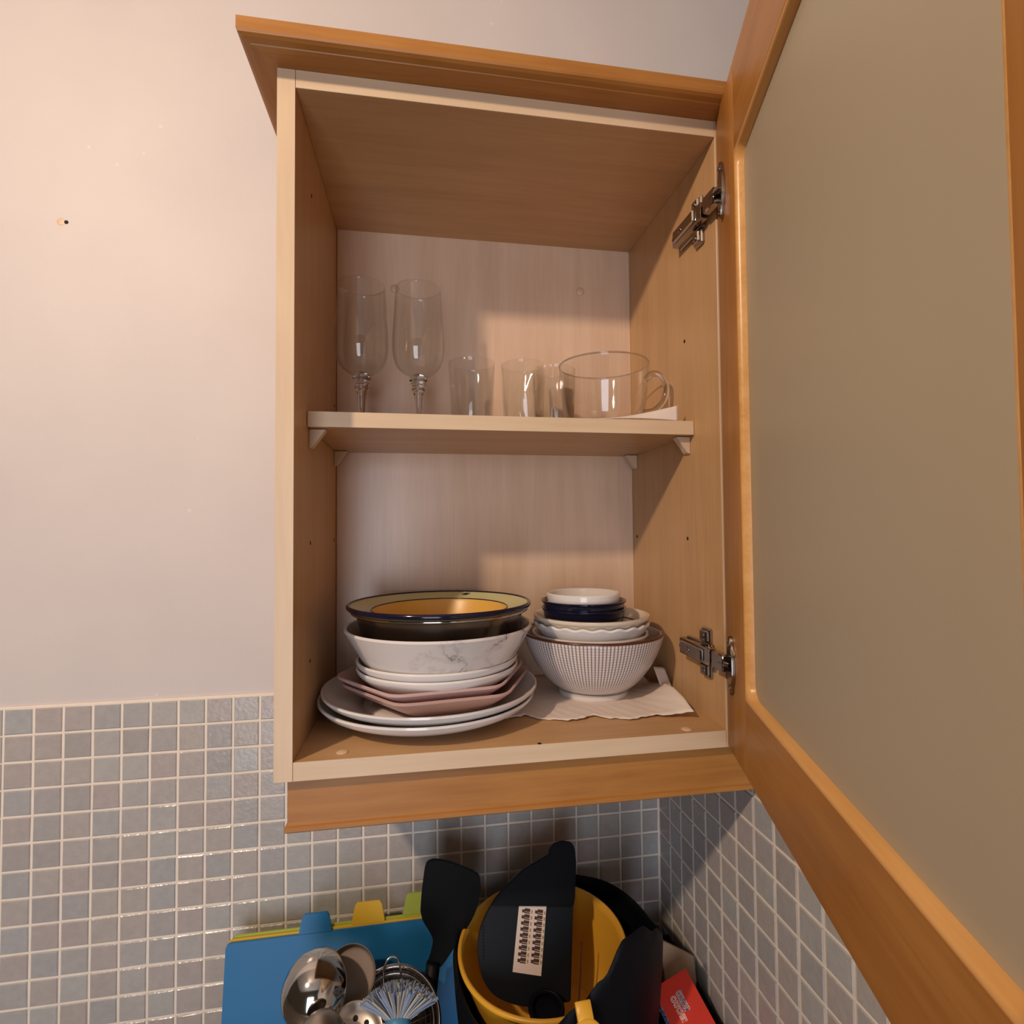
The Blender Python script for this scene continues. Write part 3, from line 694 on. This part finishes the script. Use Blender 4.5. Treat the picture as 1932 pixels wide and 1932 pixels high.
board(-.1196, .205, -.3112, -.050, -.088, -.0262, .0187, .0035, M['blue_board'], 'blue chopping board in front of the other boards, behind the steel utensils')
board(-.1185, .205, -.3098, -.0458, -.0838, .0440, .0905, .0035, M['yellow_board'], 'yellow chopping board with an amber tab, behind the blue board', .0275)
board(-.1150, .205, -.3078, -.0415, -.0795, .1150, .1600, .0035, M['green_board'], 'green chopping board furthest back, its green tab beside the spatula', .0275)

pot = thing('utensil_pot', 'grey pot holding the steel utensils below the picture, in front of the blue board', 'pot', (.085, -.185, ZW))
obj('body', lathe(shell([(0, 0), (.060, 0), (.066, .002), (.068, .06), (.070, .110)], .004, 3), 48), M['pot'], pot, smooth=40)
FLOOR = ZW+.006
def stick(a, b, r0, r1, n=10): return tube([a, Vector(a).lerp(Vector(b), .5), b], [r0, (r0+r1)/2, r1], n)
def utensil(name, label, head, foot_, cat='utensil'):
    return thing(name, label, cat, foot_)
def rel(p, o): return Vector(p)-Vector(o)

# big ladle, cup back towards the viewer
f0 = (.050, -.155, FLOOR); hc = Vector((.0170, -.150, -.3075))
t = utensil('ladle', 'large polished steel ladle, its round back towards the viewer, leftmost of the utensils', hc, f0)
o = obj('bowl', lathe(shell([(.0405*math.sin(a), -.0405*math.cos(a)) for a in [PI/2*1.06*i/12 for i in range(13)]], .0014, 2), 64), M['steel'], t, smooth=60)
o.matrix_local = aim((.45, .65, -.45), rel(hc, f0))
o = obj('handle', stick(rel(hc+Vector((.012, .020, -.040)), f0), (0, 0, 0), .0045, .0040), M['steel'], t, smooth=60)
# round measuring ladle behind
f0 = (.070, -.130, FLOOR); hc = Vector((.0530, -.118, -.3230))
t = utensil('measuring_ladle', 'shallow round steel ladle with a dull flat face, behind the large ladle', hc, f0)
o = obj('bowl', lathe(catmull([(0, 0), (.026, 0), (.0300, .002), (.0315, .010), (.0325, .012), (.0328, .010), (.0310, -.001), (.026, -.003), (0, -.003)], 3), 56), M['steel_matte'], t, smooth=60)
o.matrix_local = aim((-.10, -.72, .62), rel(hc, f0))
obj('handle', stick(rel(hc+Vector((.004, .008, -.028)), f0), (0, 0, 0), .0035, .0035), M['steel_dull'], t, smooth=60)
# serving spoon
def spoonhead(rx, ry, dp, nseg=56):
    bm = lathe(shell([(math.sin(a), -math.cos(a)*dp) for a in [PI/2*i/10 for i in range(11)]], .03, 2), nseg)
    for v in bm.verts: v.co = Vector((v.co.x*rx, v.co.y*ry, v.co.z*.05))
    return bm
f0 = (.062, -.228, FLOOR); hc = Vector((.0340, -.2290, -.3180))
t = utensil('serving_spoon', 'steel serving spoon with its smooth back up, in front of the large ladle', hc, f0)
o = obj('bowl', spoonhead(.031, .041, .5), M['steel_dull'], t, smooth=60); o.matrix_local = aim((.10, .62, -.60), rel(hc, f0))
obj('handle', stick(rel(hc+Vector((.008, .002, -.032)), f0), (0, 0, 0), .0035, .0035), M['steel_dull'], t, smooth=60)
# slotted spoon
f0 = (.084, -.195, FLOOR); hc = Vector((.0655, -.192, -.3350))
t = utensil('slotted_spoon', 'round steel skimmer with drain holes, between the serving spoon and the blue brush', hc, f0)
pr = lathe(shell([(0, -.006), (.012, -.0057), (.024, -.0036), (.031, 0), (.0335, .0010)], .0014, 3), 56)
o = obj('head', pr, M['steel_dull'], t, smooth=60); mm = aim((.03, -.58, .81), rel(hc, f0)); o.matrix_local = mm
for i in range(12):
    a = 2*PI*i/8 if i < 8 else 2*PI*(i-8)/4+.4; rr = .0185 if i < 8 else .008
    q = obj('drain_hole', lathe([(0, .0005), (.0029, .0005), (.0029, -.0003), (0, -.0003)], 14), M['dark'], t)
    q.matrix_local = mm @ Matrix.Translation((rr*math.cos(a), rr*math.sin(a), -.0058+.0016+(.0012 if i < 8 else .0))) 
obj('handle', stick(rel(hc+Vector((.006, .006, -.026)), f0), (0, 0, 0), .0035, .0035), M['steel'], t, smooth=60)
# sieve
f0 = (.105, -.130, FLOOR); hc = Vector((.1050, -.150, -.3660))
t = utensil('sieve', 'round steel mesh sieve with a wire hook, behind the blue dish brush', hc, f0)
mm = aim((-.05, -.70, .70), rel(hc, f0))
o = obj('rim', join(torus(.0590, .0026, 72, 10), torus(.0520, .0012, 72, 8, -.004)), M['steel'], t, smooth='all'); o.matrix_local = mm
def mesh_bowl():
    bm = bmesh.new()
    for i in range(18):
        a = PI*i/18; pts = [(.0585*math.cos(a)*math.cos(b), .0585*math.sin(a)*math.cos(b), -.040*math.sin(b)) for b in [PI*k/16 for k in range(17)]]
        join(bm, tube(pts, .0004, 4, False))
    for k in range(1, 10):
        b = PI/2*k/10; join(bm, torus(.0585*math.cos(b), .0004, 48, 4, -.040*math.sin(b)))
    return bm
o = obj('mesh', mesh_bowl(), M['steel_dull'], t); o['kind'] = 'stuff'; o.matrix_local = mm
o = obj('lining', lathe([(.0582*math.cos(b), -.0405*math.sin(b)) for b in [PI/2*k/10 for k in range(11)]][:-1]+[(0, -.0405)], 48), M['steel_dark'], t, smooth='all'); o.matrix_local = mm
hk = catmull([(-.0105, .038, .004), (-.0105, .054, .009), (-.0065, .064, .011), (0, .067, .0115), (.0065, .064, .011), (.0105, .054, .009), (.0120, .038, .004)], 5)
o = obj('hook', tube(hk, .0014, 8), M['steel'], t, smooth='all'); o.matrix_local = mm
obj('handle', stick(rel(hc+Vector((0, .02, -.045)), f0), (0, 0, 0), .004, .004), M['steel'], t, smooth=60)
# dish brush
f0 = (.112, -.232, FLOOR); hc = Vector((.1150, -.200, -.3240))
t = utensil('dish_brush', 'blue dish brush with a fan of worn pale bristles, in the middle of the utensils', hc, f0, 'brush')
ax = Vector((.06, .60, .80)).normalized(); mm = aim(ax, rel(hc, f0))
o = obj('head', lathe(catmull([(0, .012), (.009, .0115), (.0130, .009), (.0150, .002), (.0145, -.010), (.009, -.022), (.0060, -.032), (0, -.034)], 4), 40), M['brush_blue'], t, smooth=60); o.matrix_local = mm
br = {0: bmesh.new(), 1: bmesh.new()}
rnd = random.Random(8)
for i in range(620):
    a = rnd.uniform(0, 2*PI); q = math.sqrt(rnd.random()); sp = q*1.0
    d = Vector((math.sin(sp)*math.cos(a)*1.15, math.sin(sp)*math.sin(a)*.55, math.cos(sp))).normalized(); ln = rnd.uniform(.032, .038)
    s0 = Vector((.009*q*math.cos(a), .009*q*math.sin(a), .006)); bend = Vector((math.cos(a), .5*math.sin(a), -.4))*.005*q
    k = 1 if rnd.random() < .30*q**3 else 0
    join(br[k], tube([s0, s0+d*ln*.5+bend*.3, s0+d*ln+bend], [.0008, .0010, .0009], 4, True))
for k, mt in ((0, 'bristle'), (1, 'bristle2')):
    o = obj('bristles', br[k], M[mt], t, kind='stuff'); o.matrix_local = mm
obj('handle', tube(catmull([rel(hc-ax*.028, f0), rel(hc-ax*.050, f0), rel((.114, -.242, -.40), f0), (0, 0, 0)], 5), .0058, 12), M['brush_blue'], t, smooth='all')

# black spatula
f0 = (.125, -.130, FLOOR)
t = thing('spatula', 'black nylon spatula standing upright in front of the tiles', 'utensil', f0)
c = [(.1405, -.2640), (.1424, -.2400), (.1470, -.2070), (.1520, -.1995), (.1620, -.1985), (.1800, -.2035), (.2080, -.2170), (.2190, -.2250), (.2215, -.2330), (.2212, -.2530), (.2120, -.2800), (.1930, -.3080), (.1800, -.3260), (.1660, -.3420), (.1490, -.3420), (.1545, -.3200), (.1570, -.3050), (.1520, -.2920), (.1440, -.2780)]
bm = prism(catmull([(x, z) for x, z in c+[c[0]]], 4)[:-1], .004, .0008)
o = obj('blade', bm, M['black'], t, tuple(rel((0, -.100, 0), f0)), smooth=40)
obj('handle', tube([rel((.1575, -.098, -.335), f0), rel((.150, -.104, -.40), f0), (0, 0, 0)], [.0095, .008, .008], 12), M['black'], t, smooth='all')

# black tub with yellow bowl
sp_ = thing('black_tub', 'large black tub behind and around the yellow bowl, in the tiled corner', 'tub', (.3160, -.1480, ZW))
tp = shell([(0, 0), (.085, 0), (.095, .004), (.116, .09), (.130, .19), (.1345, .245)], .005, 4)
RIMZ = [(-180, -.300), (-145, -.318), (-107, -.286), (-95, -.264), (-82, -.240), (-69, -.206), (-58, -.205), (-45, -.225), (-20, -.268), (4, -.286), (40, -.284), (65, -.288), (95, -.312), (135, -.312), (180, -.300)]
def cut(t_, r, z):  # the rim of the tub is cut on a slant, highest on the near right
    d = math.degrees(t_); d = d-360 if d > 180 else d
    for (a, za), (b, zb) in zip(RIMZ, RIMZ[1:]):
        if a <= d <= b:
            f = (d-a)/(b-a); f = f*f*(3-2*f); top = za+(zb-za)*f; break
    return (top-ZW-.245)*max(0, (z-.08)/.165)
obj('body', lathe(tp, 128, None, cut), M['blackgloss'], sp_, smooth=50)
yb = thing('yellow_bowl', 'yellow plastic bowl with a pull tab, standing in the black tub', 'bowl', (.3035, -.1360, -.400), rot=(math.radians(3), math.radians(-3), 0))
yp = shell([(0, 0), (.060, 0), (.072, .004), (.088, .030), (.098, .070), (.1060, .105)], .0028, 4)
obj('body', lathe(yp, 96), M['yellow_plastic'], yb, smooth=50)
obj('rim', lathe([(.1072+.0032*math.cos(a), .1055+.0034*math.sin(a)) for a in [2*PI*i/12 for i in range(12)]], 96, closed=True), M['yellow_plastic'], yb, smooth='all')
tb = lathe(catmull([(0, .0035), (.014, .0035), (.0165, .0018), (.0165, -.0018), (.014, -.0035), (0, -.0035)], 3), 40); join(tb, box(-.0085, .0085, .010, .030, -.003, .003, .001))
o = obj('pull_tab', tb, M['yellow_plastic'], yb, smooth=50); o.matrix_local = aim((.02, -.72, .70), (.0140, -.163, .137))
# black half lid standing in the yellow bowl, with a white sticker
hl = thing('grater_lid', 'black half round grater lid with a white sticker, propped inside the yellow bowl', 'lid')
vv = Vector((0, .4472136, .8944272)); uu = Vector((1, 0, 0)); nn = Vector((0, -.8944272, .4472136))
hl.matrix_world = frame_mat(uu, -nn, vv, (.28, -.172, -.352))
arc = catmull([(.0030, .0020), (-.0208, .0068), (-.0467, .0184), (-.0610, .0354), (-.0660, .0570), (-.0649, .0785), (-.0539, .1014), (-.0325, .1247), (-.0015, .1464), (.0384, .1610)], 4)
poly = arc+[(.0405, .1690), (.0460, .1735), (.0580, .1755), (.0690, .1735), (.0735, .1670), (.0735, .1500), (.0665, .1090), (.0480, .0023)]
obj('body', prism(poly, .010, .0010), M['bluegrey'], hl, (0, 0, 0), smooth=30)
obj('upper_flap', prism([(-.0465, .1115), (-.0330, .1262), (-.0010, .1478), (.0380, .1625), (.0400, .1690), (.0460, .1745), (.0580, .1765), (.0700, .1740), (.0745, .1670), (.0745, .1500), (.0672, .1085), (.0640, .1000)], .008, .0012), M['blackgloss'], hl, (0, -.0060, 0), smooth=30)
cupr = torus(.0205, .0020, 48, 8); join(cupr, lathe([(0, -.010), (.0200, -.010), (.0200, .001), (.0170, .001), (.0165, -.006), (0, -.006)], 48))
o = obj('round_socket', cupr, M['blackgloss'], hl, smooth=50); o.matrix_local = aim((0, -.62, .78), (.0125, -.0220, .0060))
for i in range(11):
    obj('ridge', box(-.0012, .0012, -.0012, .0006, -.0008, .0008, .0003), M['bluegrey'], hl, (-.0600+.0006*i*.3, 0, .0560+.0034*i))
# sticker, 2 x 9 little pictograms
sx, sy = Vector((.0362, 0, -.0082)), Vector((-.0154, 0, -.0734)); s0 = Vector((-.0081, -.0009, .1133))
st = bmesh.new(); f = [st.verts.new(p) for p in (s0, s0+sx, s0+sx+sy, s0+sy)]; st.faces.new(f[::-1])
r = bmesh.ops.extrude_face_region(st, geom=st.faces[:]); bmesh.ops.translate(st, vec=(0, .0008, 0), verts=[v for v in r['geom'] if isinstance(v, bmesh.types.BMVert)]); bmesh.ops.recalc_face_normals(st, faces=st.faces[:])
sk = obj('sticker', st, M['label'], hl)
ik = bmesh.new(); tk = bmesh.new()
ex, ey = sx.normalized(), sy.normalized()
def quad(bm, a, x0, x1, y0, y1, dy): bm.faces.new([bm.verts.new(a+ex*x+ey*y+Vector((0, dy, 0))) for x, y in ((x0, y0), (x0, y1), (x1, y1), (x1, y0))])
for cidx in range(2):
    for i in range(9):
        a = s0+sx*(.13+.47*cidx)+sy*(.105+.0865*i-.012*cidx)
        quad(ik, a, 0, .0036, .0012, .0046, -.0002); quad(ik, a, .0034, .0108, -.0004, .0030, -.0002); quad(ik, a, .0034, .0108, .0040, .0052, -.0002)
        quad(tk, a, .0122, .0142, .0008, .0044, -.0002); quad(tk, a, .0036, .0100, .0031, .0039, -.0002)
obj('pictogram_print', ik, M['ink'], sk); obj('caption_print', tk, M['tan_ink'], sk)
tag(obj('wooden_skewer', tube([(.337, -.165, -.392), (.346, -.150, -.35), (.352, -.140, -.302)], [.0011, .0011, .0006], 8), M['ink'], None, smooth=60), 'thin dark stick standing in the yellow bowl beside the black lid', 'stick')

# black crate in the corner with a red carton and a paper packet
kx0, kx1, ky0, ky1, kz, kl = .456, XC-.006, -.300, -.040, -.385, -.436
crate = thing('black_crate', 'black crate against the tiled right wall holding the red carton', 'crate', ((kx0+kx1)/2, (ky0+ky1)/2, ZW))
def crate_bm():
    hx, hy = (kx1-kx0)/2, (ky1-ky0)/2
    bm = box(-hx, hx, -hy, hy, 0, .003, 0)
    for x0, x1, y0, y1, zt in ((-hx, -hx+.003, -hy, hy, kl), (hx-.003, hx, -hy, hy, kz), (-hx, hx, -hy, -hy+.003, kl), (-hx, hx, hy-.003, hy, kz)): join(bm, box(x0, x1, y0, y1, 0, zt-ZW, .0008))
    return bm
obj('body', crate_bm(), M['black'], crate)
RXU, RXV, RXN = Vector((.94490, .08519, .31608)), Vector((.25050, -.80977, -.53060)), Vector((-.21075, -.58054, .78649))
TL = Vector((.1468, -.8489, .2483))+(Vector((.39159, -.27761, -.25539))-Vector((.1468, -.8489, .2483)))*1.19
k = 1.19
ct = thing('red_carton', 'red laundry sheet carton with white outlined lettering, tilted beside the right wall', 'box')
ct.matrix_world = frame_mat(RXV, RXU, RXN, TL)        # local x runs down the front, y across it, z out of it
CW, CLn, CT_ = .0512, .104, .028
obj('front_panel', box(0, CLn, .0004, CW, -.0012, 0, .0002), M['red'], ct)
obj('side_panel', box(0, CLn, 0, .0008, -CT_, -.0003, .0002), M['print'], ct)
obj('body', box(.0006, CLn, .0008, CW-.0003, -CT_, -.0012, .0004), M['red'], ct)
def text(s, size, mat, z, off, loc, name, ext=.00006, sx=1.0):
    cu = bpy.data.curves.new('t', 'FONT'); cu.body = s; cu.size = size; cu.offset = off; cu.extrude = ext; cu.space_character = 1.0
    o = bpy.data.objects.new('t', cu); COL.objects.link(o); bpy.context.view_layer.update()
    me = bpy.data.meshes.new_from_object(o.evaluated_get(bpy.context.evaluated_depsgraph_get()))
    bpy.data.objects.remove(o); bpy.data.curves.remove(cu)
    xs = [v.co.x for v in me.vertices]; x0 = min(xs); wd = max(xs)-x0
    bm = bmesh.new(); bm.from_mesh(me); bpy.data.meshes.remove(me)
    return bm, x0, wd
def word(s, x0, x1, y, hgt, mat):
    for nm, off, z, mt in (('letter_outline', .085, .00012, 'white_ink'), ('lettering', .012, .00030, mat)):
        bm, a, wd = text(s, 1, None, 0, off, None, nm, .01)
        bm2, a0, wd0 = text(s, 1, None, 0, 0, None, nm, .01); bm2.free()
        kx = (x1-x0)/wd0
        for v in bm.verts: v.co = Vector((x0+(v.co.x-a0)*kx, y+v.co.y*hgt/.70, z+(v.co.z/.01)*.00008))
        obj(nm, bm, M[mt], ct)
word('COLOUR', .0128*k, .0303*k, .0208*k, .0054*k, 'navy_ink')
word('CATCHER', .0142*k, .0366*k, .0131*k, .0052*k, 'orange_ink')
pk = box(-.027, .027, -.004, .004, -.155, .055, .003, 2)
for v in pk.verts: v.co.y += .006*math.sin(v.co.x*70+v.co.z*30); v.co.z += -.018*(v.co.x/.03)*(1 if v.co.z > 0 else 0)
o = tag(obj('paper_packet', pk, M['beige'], None, (.4930, -.135, -.392), smooth=40, rot=(-.22, .05, .25)), 'crumpled beige paper packet behind the red carton by the right wall', 'packet')
